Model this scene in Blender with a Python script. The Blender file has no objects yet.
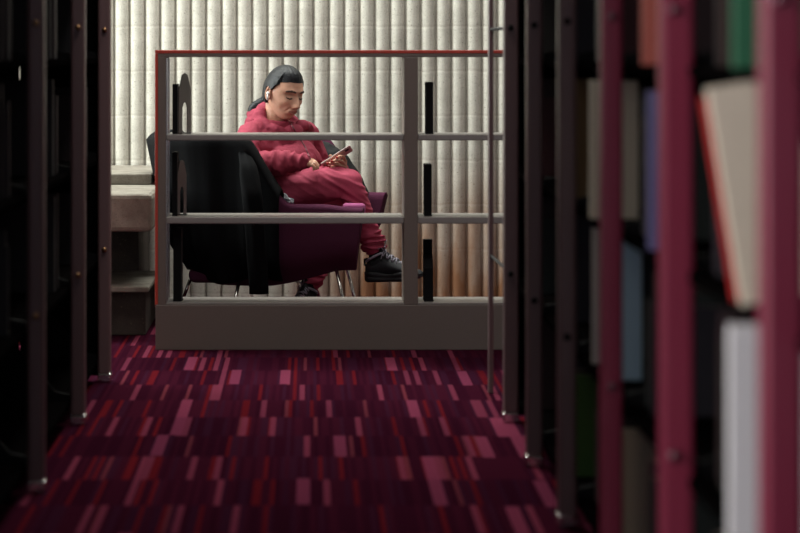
import bpy, bmesh, math, random
from mathutils import Vector, Matrix, noise
from mathutils.bvhtree import BVHTree
random.seed(7)
S = bpy.context.scene
COL = S.collection
PI = math.pi
EYE = 1.25
F = 2880.0
def P(px, py, d):
    return Vector(((px-310)*d/F, d, EYE-(py-50)*d/F))
def sm(a, b, x):
    t = min(1, max(0, (x-a)/(b-a)));  return t*t*(3-2*t)
def lerp(a, b, t): return a+(b-a)*t

def wloc(o):
    v = Vector()
    while o: v += o.location; o = o.parent
    return v
# ------------------------------------------------------------------ mesh helper
class MB:
    def __init__(s): s.v = []; s.f = []
    def add(s, vs, fs):
        b = len(s.v); s.v += [tuple(v) for v in vs]; s.f += [tuple(i+b for i in f) for f in fs]; return s
    def box(s, c, size, rot=None, bev=0.0, seg=2):
        bm = bmesh.new(); bmesh.ops.create_cube(bm, size=1)
        for v in bm.verts: v.co = Vector((v.co.x*size[0], v.co.y*size[1], v.co.z*size[2]))
        if bev: bmesh.ops.bevel(bm, geom=list(bm.edges), offset=bev, segments=seg, profile=.5, affect='EDGES')
        bm.verts.index_update()
        M = (rot or Matrix.Identity(3)); c = Vector(c)
        s.add([M @ v.co + c for v in bm.verts], [[v.index for v in f.verts] for f in bm.faces]); bm.free(); return s
    def b6(s, x0, x1, y0, y1, z0, z1, bev=0.0, seg=2):
        return s.box(((x0+x1)/2, (y0+y1)/2, (z0+z1)/2), (x1-x0, y1-y0, z1-z0), None, bev, seg)
    def ell(s, c, r, R=None, nu=20, nv=14):
        c = Vector(c); R = R or Matrix.Identity(3)
        if not hasattr(r, '__len__'): r = (r, r, r)
        vs = [c + R @ Vector((0, 0, r[2]))]
        for j in range(1, nv):
            t = PI*j/nv
            for i in range(nu):
                a = 2*PI*i/nu
                vs.append(c + R @ Vector((r[0]*math.sin(t)*math.cos(a), r[1]*math.sin(t)*math.sin(a), r[2]*math.cos(t))))
        vs.append(c + R @ Vector((0, 0, -r[2])))
        fs = [(0, 1+i, 1+(i+1) % nu) for i in range(nu)]
        for j in range(nv-2):
            for i in range(nu):
                a = 1+j*nu+i; b = 1+j*nu+(i+1) % nu
                fs.append((a, a+nu, b+nu, b))
        L = len(vs)-1; o = 1+(nv-2)*nu
        fs += [(L, o+(i+1) % nu, o+i) for i in range(nu)]
        return s.add(vs, fs)
    def tube(s, pts, r, seg=10, caps=True, flat=None):
        pts = [Vector(p) for p in pts]; n = len(pts)
        if not hasattr(r, '__len__'): r = [r]*n
        T = []
        for i in range(n):
            t = pts[min(i+1, n-1)]-pts[max(i-1, 0)]; T.append(t.normalized())
        up = Vector((0, 0, 1)) if abs(T[0].z) < .9 else Vector((1, 0, 0))
        N = (up - T[0]*up.dot(T[0])).normalized(); vs = []
        for i in range(n):
            N = (N - T[i]*N.dot(T[i])).normalized(); B = T[i].cross(N)
            for k in range(seg):
                a = 2*PI*k/seg
                vs.append(pts[i] + (N*math.cos(a)*(flat or 1) + B*math.sin(a))*r[i])
        fs = []
        for i in range(n-1):
            for k in range(seg):
                a = i*seg+k; b = i*seg+(k+1) % seg
                fs.append((a, b, b+seg, a+seg))
        if caps: fs += [tuple(range(seg))[::-1], tuple((n-1)*seg+k for k in range(seg))]
        return s.add(vs, fs)
    def limb(s, pts, r, seg=18):          # spheres at the joints, cones between: for remeshing
        pts = [Vector(p) for p in pts]
        for i, p in enumerate(pts):
            s.ell(p, r[i], nu=seg, nv=12)
            if i: s.tube([pts[i-1], p], [r[i-1], r[i]], seg)
        return s
    def loft(s, rings, caps=True):
        n = len(rings[0]); vs = [p for r in rings for p in r]; fs = []
        for i in range(len(rings)-1):
            for k in range(n):
                a = i*n+k; b = i*n+(k+1) % n
                fs.append((a, b, b+n, a+n))
        if caps: fs += [tuple(range(n))[::-1], tuple((len(rings)-1)*n+k for k in range(n))]
        return s.add(vs, fs)
    def mesh(s, name):
        me = bpy.data.meshes.new(name); me.from_pydata(s.v, [], s.f); me.update()
        bm = bmesh.new(); bm.from_mesh(me); bmesh.ops.recalc_face_normals(bm, faces=bm.faces); bm.to_mesh(me); bm.free()
        return me
    def build(s, name, mat, parent=None, smooth=False, off=None):
        me = s.mesh(name); o = bpy.data.objects.new(name, me); COL.objects.link(o)
        if mat: me.materials.append(mat)
        if smooth:
            for p in me.polygons: p.use_smooth = True
        if parent:
            o.parent = parent
            me.transform(Matrix.Translation(-wloc(parent)))
        return o
    def build_at(s, name, mat, org, smooth=False):       # top-level single mesh with its origin at org
        o = s.build(name, mat, None, smooth); o.data.transform(Matrix.Translation(-Vector(org))); o.location = org
        return o

def remesh(mb, vox, smooth_it=3, fac=.5, disp=None):
    me = mb.mesh('tmp'); o = bpy.data.objects.new('tmp', me); COL.objects.link(o)
    m = o.modifiers.new('r', 'REMESH'); m.mode = 'VOXEL'; m.voxel_size = vox
    if smooth_it:
        q = o.modifiers.new('s', 'SMOOTH'); q.factor = fac; q.iterations = smooth_it
    dg = bpy.context.evaluated_depsgraph_get()
    me2 = bpy.data.meshes.new_from_object(o.evaluated_get(dg)); bpy.data.objects.remove(o)
    # keep outer shells only: drop tiny inner islands
    bm = bmesh.new(); bm.from_mesh(me2); bm.normal_update()
    seen = set(); isl = []
    for v in bm.verts:
        if v.index in seen: continue
        st = [v]; seen.add(v.index); L = []
        while st:
            w = st.pop(); L.append(w)
            for e in w.link_edges:
                x = e.other_vert(w)
                if x.index not in seen: seen.add(x.index); st.append(x)
        isl.append(L)
    isl.sort(key=len)
    for L in isl[:-1]: bmesh.ops.delete(bm, geom=L, context='VERTS')
    if disp:
        bm.normal_update()
        mv = [(v, v.normal.copy()*disp(v.co, v.normal)) for v in bm.verts]
        for v, d in mv: v.co += d
    bm.to_mesh(me2); bm.free()
    for p in me2.polygons: p.use_smooth = True
    return me2
def link(name, me, mat, parent=None):
    me.name = name; o = bpy.data.objects.new(name, me); COL.objects.link(o); me.materials.clear(); me.materials.append(mat)
    if parent: o.parent = parent; me.transform(Matrix.Translation(-wloc(parent)))
    return o
def thing(name, label, cat, loc, group=None):
    o = bpy.data.objects.new(name, None); o.empty_display_size = .1; COL.objects.link(o); o.location = loc
    return tag(o, label, cat, group)
def tag(o, label, cat, group=None):
    o['label'] = label; o['category'] = cat
    if group: o['group'] = group
    return o
def struct(o): o['kind'] = 'structure'; return o

# ------------------------------------------------------------------ materials
def newmat(name, col, rough=.6, metal=0, spec=.5):
    m = bpy.data.materials.new(name); m.use_nodes = True
    b = m.node_tree.nodes['Principled BSDF']
    b.inputs['Base Color'].default_value = (*col, 1); b.inputs['Roughness'].default_value = rough
    b.inputs['Metallic'].default_value = metal; b.inputs['Specular IOR Level'].default_value = spec
    return m
def nd(m, t, **k):
    n = m.node_tree.nodes.new(t)
    for a, b in k.items():
        if hasattr(n, a): setattr(n, a, b)
    return n
def lk(m, a, b): m.node_tree.links.new(a, b)
def math_(m, op, a, b=None, clamp=False):
    n = nd(m, 'ShaderNodeMath'); n.operation = op; n.use_clamp = clamp
    for i, x in enumerate((a, b)):
        if x is None: continue
        if hasattr(x, 'links'): lk(m, x, n.inputs[i])
        else: n.inputs[i].default_value = x
    return n.outputs[0]
def mixc(m, fac, a, b, mode='MIX'):
    n = nd(m, 'ShaderNodeMix'); n.data_type = 'RGBA'; n.blend_type = mode
    for s_, x in ((n.inputs[0], fac), (n.inputs[6], a), (n.inputs[7], b)):
        if hasattr(x, 'links'): lk(m, x, s_)
        elif hasattr(x, '__len__'): s_.default_value = (*x, 1)
        else: s_.default_value = x
    return n.outputs[2]
def ramp(m, fac, stops, interp='LINEAR'):
    n = nd(m, 'ShaderNodeValToRGB'); lk(m, fac, n.inputs[0]); r = n.color_ramp; r.interpolation = interp
    while len(r.elements) < len(stops): r.elements.new(.5)
    for e, (p, c) in zip(r.elements, stops): e.position = p; e.color = (*c, 1)
    return n.outputs[0]
def bumpy(m, scale=60, strength=.2, dist=.002, detail=4, stretch=None, vary=.25):
    b = m.node_tree.nodes['Principled BSDF']
    tc = nd(m, 'ShaderNodeTexCoord'); mp = nd(m, 'ShaderNodeMapping'); lk(m, tc.outputs['Object'], mp.inputs[0])
    if stretch: mp.inputs['Scale'].default_value = stretch
    n = nd(m, 'ShaderNodeTexNoise'); n.inputs['Scale'].default_value = scale; n.inputs['Detail'].default_value = detail
    lk(m, mp.outputs[0], n.inputs['Vector'])
    bp = nd(m, 'ShaderNodeBump'); bp.inputs['Strength'].default_value = strength; bp.inputs['Distance'].default_value = dist
    lk(m, n.outputs['Fac'], bp.inputs['Height']); lk(m, bp.outputs[0], b.inputs['Normal'])
    c = b.inputs['Base Color'].default_value[:3]
    if vary:
        o = ramp(m, n.outputs['Fac'], [(.25, tuple(x*(1-vary) for x in c)), (.75, tuple(min(1, x*(1+vary)) for x in c))])
        lk(m, o, b.inputs['Base Color'])
    return m

def carpet_mat():
    m = newmat('carpet', (.05, .01, .02), 1.0, 0, .0); b = m.node_tree.nodes['Principled BSDF']
    tc = nd(m, 'ShaderNodeTexCoord'); sx = nd(m, 'ShaderNodeSeparateXYZ'); lk(m, tc.outputs['Object'], sx.inputs[0])
    X, Y = sx.outputs[0], sx.outputs[1]
    def cells(w, l, seed, stag=0.0):
        cx = math_(m, 'FLOOR', math_(m, 'DIVIDE', X, w))
        # half-metre carpet tiles; neighbours shifted a little
        t = math_(m, 'FLOOR', math_(m, 'DIVIDE', X, .5))
        yy = math_(m, 'ADD', Y, math_(m, 'MULTIPLY', math_(m, 'MODULO', t, 2.0), stag))
        cy = math_(m, 'FLOOR', math_(m, 'DIVIDE', math_(m, 'ADD', yy, .17), l))
        cb = nd(m, 'ShaderNodeCombineXYZ'); lk(m, cx, cb.inputs[0]); lk(m, cy, cb.inputs[1]); cb.inputs[2].default_value = seed
        w_ = nd(m, 'ShaderNodeTexWhiteNoise'); w_.noise_dimensions = '3D'; lk(m, cb.outputs[0], w_.inputs['Vector']); return w_.outputs['Value']
    K = ((.050, .007, .022), (.066, .009, .026), (.17, .012, .022), (.29, .05, .115), (.060, .012, .034))
    fine = ramp(m, cells(.0125, .475, 1.0), [(0, K[0]), (.34, K[1]), (.70, K[4]), (.86, K[2]), (.965, (.2, .035, .06))], 'CONSTANT')
    wide = cells(.038, .475, 5.0, .02)
    mask = math_(m, 'GREATER_THAN', wide, .952)
    thin = math_(m, 'GREATER_THAN', cells(.019, .475, 9.0), .92)
    c = mixc(m, thin, fine, (.25, .042, .09)); c = mixc(m, mask, c, K[3])
    tone = ramp(m, cells(.25, .475, 12.0), [(0, (.8, .8, .85)), (1, (1.15, 1.1, 1.1))])
    c = mixc(m, 1.0, c, tone, 'MULTIPLY'); c = mixc(m, 1.0, c, (.62, .68, .58), 'MULTIPLY')
    n = nd(m, 'ShaderNodeTexNoise'); n.inputs['Scale'].default_value = 260; lk(m, tc.outputs['Object'], n.inputs['Vector'])
    c = mixc(m, .6, c, ramp(m, n.outputs['Fac'], [(.3, (.55, .55, .55)), (.7, (1.3, 1.3, 1.3))]), 'MULTIPLY')
    lk(m, c, b.inputs['Base Color'])
    bp = nd(m, 'ShaderNodeBump'); bp.inputs['Strength'].default_value = .5; bp.inputs['Distance'].default_value = .003
    lk(m, n.outputs['Fac'], bp.inputs['Height']); lk(m, bp.outputs[0], b.inputs['Normal'])
    return m
def concrete_mat(name, c0, c1, low_tint=True, lines=True):
    m = newmat(name, c0, .85, 0, .25); b = m.node_tree.nodes['Principled BSDF']
    tc = nd(m, 'ShaderNodeTexCoord'); O = tc.outputs['Object']
    n1 = nd(m, 'ShaderNodeTexNoise'); n1.inputs['Scale'].default_value = 9; n1.inputs['Detail'].default_value = 8; n1.inputs['Roughness'].default_value = .65; lk(m, O, n1.inputs['Vector'])
    c = ramp(m, n1.outputs['Fac'], [(.3, c1), (.7, c0)])
    n2 = nd(m, 'ShaderNodeTexNoise'); n2.inputs['Scale'].default_value = 160; n2.inputs['Detail'].default_value = 3; lk(m, O, n2.inputs['Vector'])
    c = mixc(m, 1.0, c, ramp(m, n2.outputs['Fac'], [(.28, (.72, .7, .68)), (.42, (1, 1, 1)), (.75, (1.06, 1.06, 1.06))]), 'MULTIPLY')
    vo = nd(m, 'ShaderNodeTexVoronoi'); vo.inputs['Scale'].default_value = 34; lk(m, O, vo.inputs['Vector'])
    pit = math_(m, 'LESS_THAN', vo.outputs['Distance'], .13)
    c = mixc(m, math_(m, 'MULTIPLY', pit, .45), c, (.16, .13, .1))
    sx = nd(m, 'ShaderNodeSeparateXYZ'); lk(m, O, sx.inputs[0])
    h = n2.outputs['Fac']
    if lines:   # formwork lift lines every 22 cm
        n3 = nd(m, 'ShaderNodeTexNoise'); n3.inputs['Scale'].default_value = 17; lk(m, O, n3.inputs['Vector'])
        z = math_(m, 'ADD', sx.outputs[2], math_(m, 'MULTIPLY', n3.outputs['Fac'], .022))
        fr = math_(m, 'FRACT', math_(m, 'DIVIDE', math_(m, 'ADD', z, -.032+.0), .2225))
        li = math_(m, 'LESS_THAN', fr, .05); l2 = math_(m, 'MULTIPLY', math_(m, 'LESS_THAN', fr, .10), math_(m, 'GREATER_THAN', fr, .05))
        c = mixc(m, math_(m, 'MULTIPLY', li, .16), c, (.88, .85, .78))
        c = mixc(m, math_(m, 'MULTIPLY', l2, .16), c, (.25, .2, .15))
        h = math_(m, 'ADD', h, math_(m, 'MULTIPLY', li, .35))
    if low_tint:   # warm brown tint, stronger towards the floor and the right, broken by noise
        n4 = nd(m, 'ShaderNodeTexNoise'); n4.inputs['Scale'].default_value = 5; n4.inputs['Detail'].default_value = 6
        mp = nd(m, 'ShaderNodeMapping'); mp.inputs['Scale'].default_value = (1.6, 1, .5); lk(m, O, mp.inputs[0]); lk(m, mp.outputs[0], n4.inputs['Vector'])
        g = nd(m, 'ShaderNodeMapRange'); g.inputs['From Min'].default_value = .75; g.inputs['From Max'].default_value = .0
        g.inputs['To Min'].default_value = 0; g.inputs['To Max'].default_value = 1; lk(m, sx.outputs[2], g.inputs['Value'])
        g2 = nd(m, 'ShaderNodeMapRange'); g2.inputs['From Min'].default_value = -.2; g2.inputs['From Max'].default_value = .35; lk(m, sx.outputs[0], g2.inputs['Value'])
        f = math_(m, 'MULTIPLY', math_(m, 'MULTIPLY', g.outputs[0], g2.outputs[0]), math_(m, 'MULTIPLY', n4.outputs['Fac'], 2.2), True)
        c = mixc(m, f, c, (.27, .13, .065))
    lk(m, c, b.inputs['Base Color'])
    bp = nd(m, 'ShaderNodeBump'); bp.inputs['Strength'].default_value = .5; bp.inputs['Distance'].default_value = .003
    lk(m, h, bp.inputs['Height']); lk(m, bp.outputs[0], b.inputs['Normal'])
    return m

M = {}
M['carpet'] = carpet_mat()
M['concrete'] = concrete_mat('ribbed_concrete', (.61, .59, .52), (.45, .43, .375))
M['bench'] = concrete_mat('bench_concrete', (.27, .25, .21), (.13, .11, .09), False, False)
M['bench_shade'] = concrete_mat('bench_shade_concrete', (.07, .055, .046), (.035, .027, .023), False, False)  # darker copy of the bench concrete, recess shade put into the colour
M['plaster'] = bumpy(newmat('plaster', (.5, .48, .45), .9), 30, .2)
M['maroon'] = bumpy(newmat('maroon_paint', (.25, .024, .058), .36, 0, .5), 300, .05, .0005, 2, None, .05)
M['plum'] = bumpy(newmat('plum_brown_paint', (.15, .085, .085), .38, 0, .5), 300, .05, .0005, 2, None, .05)
M['black_metal'] = bumpy(newmat('black_metal', (.004, .0035, .004), .7, 0, .15), 200, .05, .0005, 2, None, .1)
M['stack_shade'] = bumpy(newmat('stack_shade_panel', (.0028, .0024, .0024), .95, 0, .0), 80, .1)  # near-black colour stands in for the shade inside the stacks
M['chrome'] = newmat('chrome', (.75, .72, .7), .18, 1)
M['taupe'] = bumpy(newmat('taupe_laminate', (.15, .115, .098), .42, 0, .5), 220, .08, .0006, 2, None, .08)
M['taupe_shelf'] = bumpy(newmat('taupe_shelf', (.23, .205, .19), .32, 0, .6), 220, .05, .0006, 2, None, .06)
M['rededge'] = bumpy(newmat('red_edge_banding', (.48, .05, .03), .4), 200, .05, .0005, 2, None, .1)
M['bookend_plum'] = newmat('plum_steel', (.07, .045, .045), .4)
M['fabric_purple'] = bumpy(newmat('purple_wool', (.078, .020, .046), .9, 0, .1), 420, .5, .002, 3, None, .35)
M['fabric_lit'] = bumpy(newmat('lit_purple_wool', (.42, .11, .26), .9, 0, .2), 420, .4, .002, 3, None, .3)  # lit tone of the purple wool, put into the colour
M['coat'] = bumpy(newmat('black_coat_cloth', (.0022, .0023, .003), .9, 0, .12), 160, .3, .002, 4, None, .2)
M['jacket'] = bumpy(newmat('black_jacket_cloth', (.005, .005, .006), .75, 0, .25), 160, .3, .002, 4, None, .2)
M['hoodie'] = bumpy(newmat('raspberry_fleece', (.265, .031, .058), .8, 0, .25), 120, .3, .002, 5, None, .12)
M['trousers'] = bumpy(newmat('raspberry_jersey', (.43, .058, .11), .75, 0, .3), 120, .25, .0015, 5, None, .1)
M['skin'] = bumpy(newmat('skin', (.62, .34, .235), .5, 0, .4), 90, .15, .001, 4, None, .08)
sk = M['skin'].node_tree.nodes['Principled BSDF']; sk.inputs['Subsurface Weight'].default_value = .12; sk.inputs['Subsurface Radius'].default_value = (.01, .004, .002); sk.inputs['Subsurface Scale'].default_value = .3
M['hair'] = bumpy(newmat('black_hair', (.003, .0038, .007), .45, 0, .28), 60, .6, .004, 4, (1, 1, 5), .3)
M['brow'] = newmat('brow_hair', (.06, .035, .027), .8)
M['lip'] = newmat('lip', (.36, .15, .11), .5)
M['white_plastic'] = newmat('white_plastic', (.8, .8, .8), .25)
M['nail'] = newmat('red_nail_varnish', (.45, .03, .03), .3)
M['phone_back'] = newmat('rose_phone_back', (.6, .36, .35), .3, .1)
M['phone_edge'] = newmat('phone_edge', (.75, .62, .60), .25, .6)
M['screen'] = newmat('dark_glass', (.01, .01, .012), .08)
M['shoe'] = bumpy(newmat('black_shoe_mesh', (.012, .013, .016), .7, 0, .4), 300, .5, .001, 2, None, .4)
M['sole'] = newmat('black_rubber', (.010, .010, .012), .6)
M['lace'] = newmat('grey_lace', (.30, .28, .34), .7)
M['sock'] = newmat('black_sock', (.006, .006, .007), .95)
M['paper'] = bumpy(newmat('tissue_paper', (.75, .8, .84), .8), 60, .5, .003, 4, None, .05)
M['zip'] = newmat('zip_tape', (.12, .012, .025), .5)

# ------------------------------------------------------------------ setting
WY = 14.4
fl = MB().b6(-6, 6, -3, WY+.3, -.1, 0).build('floor', M['carpet']); struct(fl)
# ribbed back wall
mb = MB(); pitch = 15.3/200; rings = []
x0 = (160.3-310)/200 - 40*pitch
prof = []
i = 0; x = x0
while x < 5.95:
    w = pitch; g = .0065
    if abs((x+w/2)-(-.865)) < .05 and x < -.84: pass
    prof.append((x, .0)); prof.append((x+g*.5, .0))
    for k in range(13):
        a = PI*k/12; u = x+g*.5+(w-g)*(.5-.5*math.cos(a)); prof.append((u, -.002-.029*math.sin(a)**.75))
    prof.append((x+w-g*.5, .0))
    x += w
zs = [0.0, .5, 1, 1.5, 2, 3, 4]
vs = [(p[0], WY+p[1], z) for z in zs for p in prof]; n = len(prof)
fs = [(j*n+i, j*n+i+1, (j+1)*n+i+1, (j+1)*n+i) for j in range(len(zs)-1) for i in range(n-1)]
# give the wall real thickness
mb.add(vs, fs); mb.b6(-6, 6, WY+.001, WY+.25, 0, 4)
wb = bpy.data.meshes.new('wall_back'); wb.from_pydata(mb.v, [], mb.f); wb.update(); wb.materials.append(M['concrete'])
o = bpy.data.objects.new('wall_back', wb); COL.objects.link(o); struct(o)
for p in wb.polygons[:len(fs)]: p.use_smooth = True
struct(MB().b6(-6, 6, -3, WY+.25, 4.0, 4.2).build('ceiling', M['plaster']))
struct(MB().b6(6, 6.2, -3, WY+.25, 0, 4).build('wall_right', M['plaster']))
# left wall with two window openings
wl = MB()
WIN = [(1.2, 4.7, .5, 3.6), (12.9, 14.25, .7, 3.9)]
WX = -3.6
wl.b6(WX-.2, WX, -3, WIN[0][0], 0, 4).b6(WX-.2, WX, WIN[0][1], WIN[1][0], 0, 4).b6(WX-.2, WX, WIN[1][1], WY+.25, 0, 4)
for a, b, c, d in WIN: wl.b6(WX-.2, WX, a, b, 0, c).b6(WX-.2, WX, a, b, d, 4)
struct(wl.build('wall_left', M['plaster']))
for k, (a, b, c, d) in enumerate(WIN):
    w = MB(); t = .05
    w.b6(WX-.12, WX-.06, a, b, c, c+t).b6(WX-.12, WX-.06, a, b, d-t, d)
    nn = 4
    for q in range(nn+1):
        yy = a+t/2+(b-a-t)*q/nn; w.b6(WX-.12, WX-.06, yy-t/2, yy+t/2, c+t, d-t)
    struct(w.build('window_%d' % (k+1), M['plum']))
# concrete window bench at the left
def sbox(name, mat, *a, bev=.006): return struct(MB().b6(*a, bev).build(name, mat))
sbox('trim_1', M['bench'], -3.5, -.735, 13.36, WY-.03, .625, .675)          # sill
sbox('trim_2', M['bench'], -3.5, -.682, 12.48, 13.36, .462, .625, bev=.02)  # thick slab
sbox('trim_3', M['bench'], -3.5, -.70, 12.5, 13.42, .198, .222)             # lower ledge
sbox('trim_4', M['bench_shade'], -3.5, -.72, 12.62, 13.4, 0, .198)           # plinth under the ledge
sbox('trim_5', M['bench_shade'], -3.5, -.80, 13.44, WY-.03, 0, .625)         # upstand behind

# ------------------------------------------------------------------ bookcase (empty, see-through)
BX0, BX1, BY0, BY1 = -.646, 1.488, 12.0, 12.30
def X240(px): return (px-310)/240
bc = thing('bookcase', 'low empty taupe double bookcase with red edging, open at back, in front of armchair', 'bookcase', (.42, 12.15, 0))
def part(mb, name, mat, parent, label=None, smooth=False):
    o = mb.build(name, mat, parent, smooth)
    if label: o['label'] = label
    return o
mid = X240(411); zt = 1.25
part(MB().b6(BX0+.012, BX0+.046, BY0, BY1, 0.188, zt-.03, .002), 'side_panel', M['taupe'], bc)
part(MB().b6(BX1-.046, BX1-.012, BY0, BY1, 0.188, zt-.03, .002), 'side_panel', M['taupe'], bc)
part(MB().b6(BX0, BX0+.012, BY0, BY1, .1885, zt-.0145, .002), 'edge_strip', M['rededge'], bc, 'red edging strip on outer side')
part(MB().b6(BX1-.012, BX1, BY0, BY1, .1885, zt-.0145, .002), 'edge_strip', M['rededge'], bc, 'red edging strip on outer side')
part(MB().b6(mid-.029, mid+.029, BY0, BY1, .188, zt-.03, .003), 'centre_panel', M['taupe'], bc)
part(MB().b6(BX0+.012, BX1-.012, BY0, BY1, zt-.03, zt-.0142, .002), 'top_board', M['taupe'], bc)
part(MB().b6(BX0, BX1, BY0-.002, BY1, zt-.0140, zt, .002), 'top_trim', M['rededge'], bc, 'red top trim')
part(MB().b6(BX0+.003, BX1-.003, BY0-.004, BY1, 0.0, .188, .003), 'base_plinth', M['taupe'], bc)
for a, b in ((BX0+.046, mid-.029), (mid+.029, BX1-.046)):
    for z1, z0 in ((.898, .873), (.554, .526)):
        part(MB().b6(a+.0005, b-.0005, BY0+.002, BY1, z0, z1, .004), 'shelf', M['taupe_shelf'], bc)
    part(MB().b6(a+.0005, b-.0005, BY0+.004, BY1, .1885, .196, .002), 'bottom_shelf', M['taupe_shelf'], bc)
# uprights with peg slots on the inner side of the side panel
for xx, sgn in ((BX0+.0462, 1),):
    for yy in (BY0+.06, BY0+.24):
        part(MB().b6(xx, xx+.004, yy-.008, yy+.008, .2, 1.215), 'shelf_track', M['chrome'], bc, 'bright metal shelf track')

def bookend(px, ztop, zbase, kind, label, dpx=8, y=12.14, lean=0.0):
    x = (px-310)*y/F; w = dpx*y/F
    t = thing('bookend', label, 'bookend', (x, y, zbase), 'bookends on the empty bookcase')
    mb = MB(); h = ztop-zbase
    def plate(outline, hole, ang, th, off):   # outline in (a, z), a along the plate
        A = Vector((math.cos(ang), math.sin(ang), 0)); N = Vector((-math.sin(ang), math.cos(ang), 0))
        if hole is None:
            ring = [A*a + Vector((0, 0, z)) + Vector((x, y, zbase)) + off for a, z in outline]
            m = len(ring); q = MB()
            q.add(ring+[p+N*th for p in ring], [tuple(range(m)), tuple(range(2*m-1, m-1, -1))]+[(i, (i+1) % m, (i+1) % m+m, i+m) for i in range(m)])
            return q
        n_ = len(outline); vs_ = []; fs_ = []
        for lay in (0, 1):
            for L in (outline, hole):
                vs_ += [A*a + Vector((0, 0, z)) + Vector((x, y, zbase)) + off + N*th*lay for a, z in L]
        for i in range(n_):
            if i == n_-1: continue
            j = i+1
            fs_ += [(i, j, n_+j, n_+i), (2*n_+i, 3*n_+i, 3*n_+j, 2*n_+j), (i, 2*n_+i, 2*n_+j, j), (n_+i, n_+j, 3*n_+j, 3*n_+i)]
        fs_ += [(0, n_, 3*n_, 2*n_), (n_-1, 3*n_-1, 4*n_-1, 2*n_-1)]
        return MB().add(vs_, fs_)
    if kind == 'arch':     # steel arch plate seen obliquely
        W = w/2/math.cos(1.25)
        ol = [(-W, 0), (-W, h*.55), (-W, h*.72), (-W*.45, h*.97), (0, h), (W*.45, h*.97), (W, h*.72), (W, h*.55), (W, 0)]
        ho = [(-W*.42, 0), (-W*.42, h*.3), (-W*.40, h*.42), (-W*.2, h*.5), (0, h*.52), (W*.2, h*.5), (W*.40, h*.42), (W*.42, h*.3), (W*.42, 0)]
        part(plate(ol, ho, 1.25, .003, Vector((0, 0, 0))), 'upright_plate', M['bookend_plum'], t)
    else:
        W = .075
        top = [(W, h), (-W, h)] if kind == 'flat' else [(W, h), (W*.35, h), (W*.3, h*.78), (-W*.5, h*.70), (-W, h*.55)]
        q = MB()
        ol = [(-W, 0), (W, 0)]+top
        # plate with folded flanges, so it reads as a solid dark block edge-on
        ring = [Vector((x-w/2, y+a, zbase+z)) for a, z in ol]; m = len(ring)
        q.add(ring+[p+Vector((w, 0, 0)) for p in ring], [tuple(range(m)), tuple(range(2*m-1, m-1, -1))]+[(i, (i+1) % m, (i+1) % m+m, i+m) for i in range(m)])
        part(q, 'upright_plate', M['black_metal'], t)
    part(MB().b6(x-w/2, x+w/2+.004, y-.05, y+.05, zbase-.0, zbase+.002), 'foot_plate', M['black_metal'], t)
    return t
bookend(175.8, P(0, 84, 12.14).z, .8982, 'flat', 'narrow flat-topped black bookend at left end of top shelf, beside side panel', 5)
bookend(185, P(0, 73, 12.14).z, .8982, 'arch', 'plum arched bookend with central opening on top shelf, taller of the left pair', 10.5, y=12.17)
bookend(175.5, P(0, 152, 12.14).z, .5542, 'flat', 'black bookend at left end of middle shelf, against the draped coat', 5)
bookend(182, P(0, 160, 12.14).z, .5542, 'arch', 'plum arched bookend on middle shelf, in front of the draped coat', 8, y=12.17)
bookend(178, P(0, 228, 12.14).z, .1962, 'flat', 'tall black bookend at left end of bottom shelf', 8)
bookend(429, P(0, 82, 12.14).z, .8982, 'flat', 'black bookend right of centre panel on top shelf', 7)
bookend(427.5, P(0, 164, 12.14).z, .5542, 'flat', 'black bookend right of centre panel on middle shelf', 7)
bookend(428, P(0, 240, 12.14).z, .1962, 'step', 'black stepped bookend right of centre panel on bottom shelf, beside shoe toe', 9)

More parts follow.
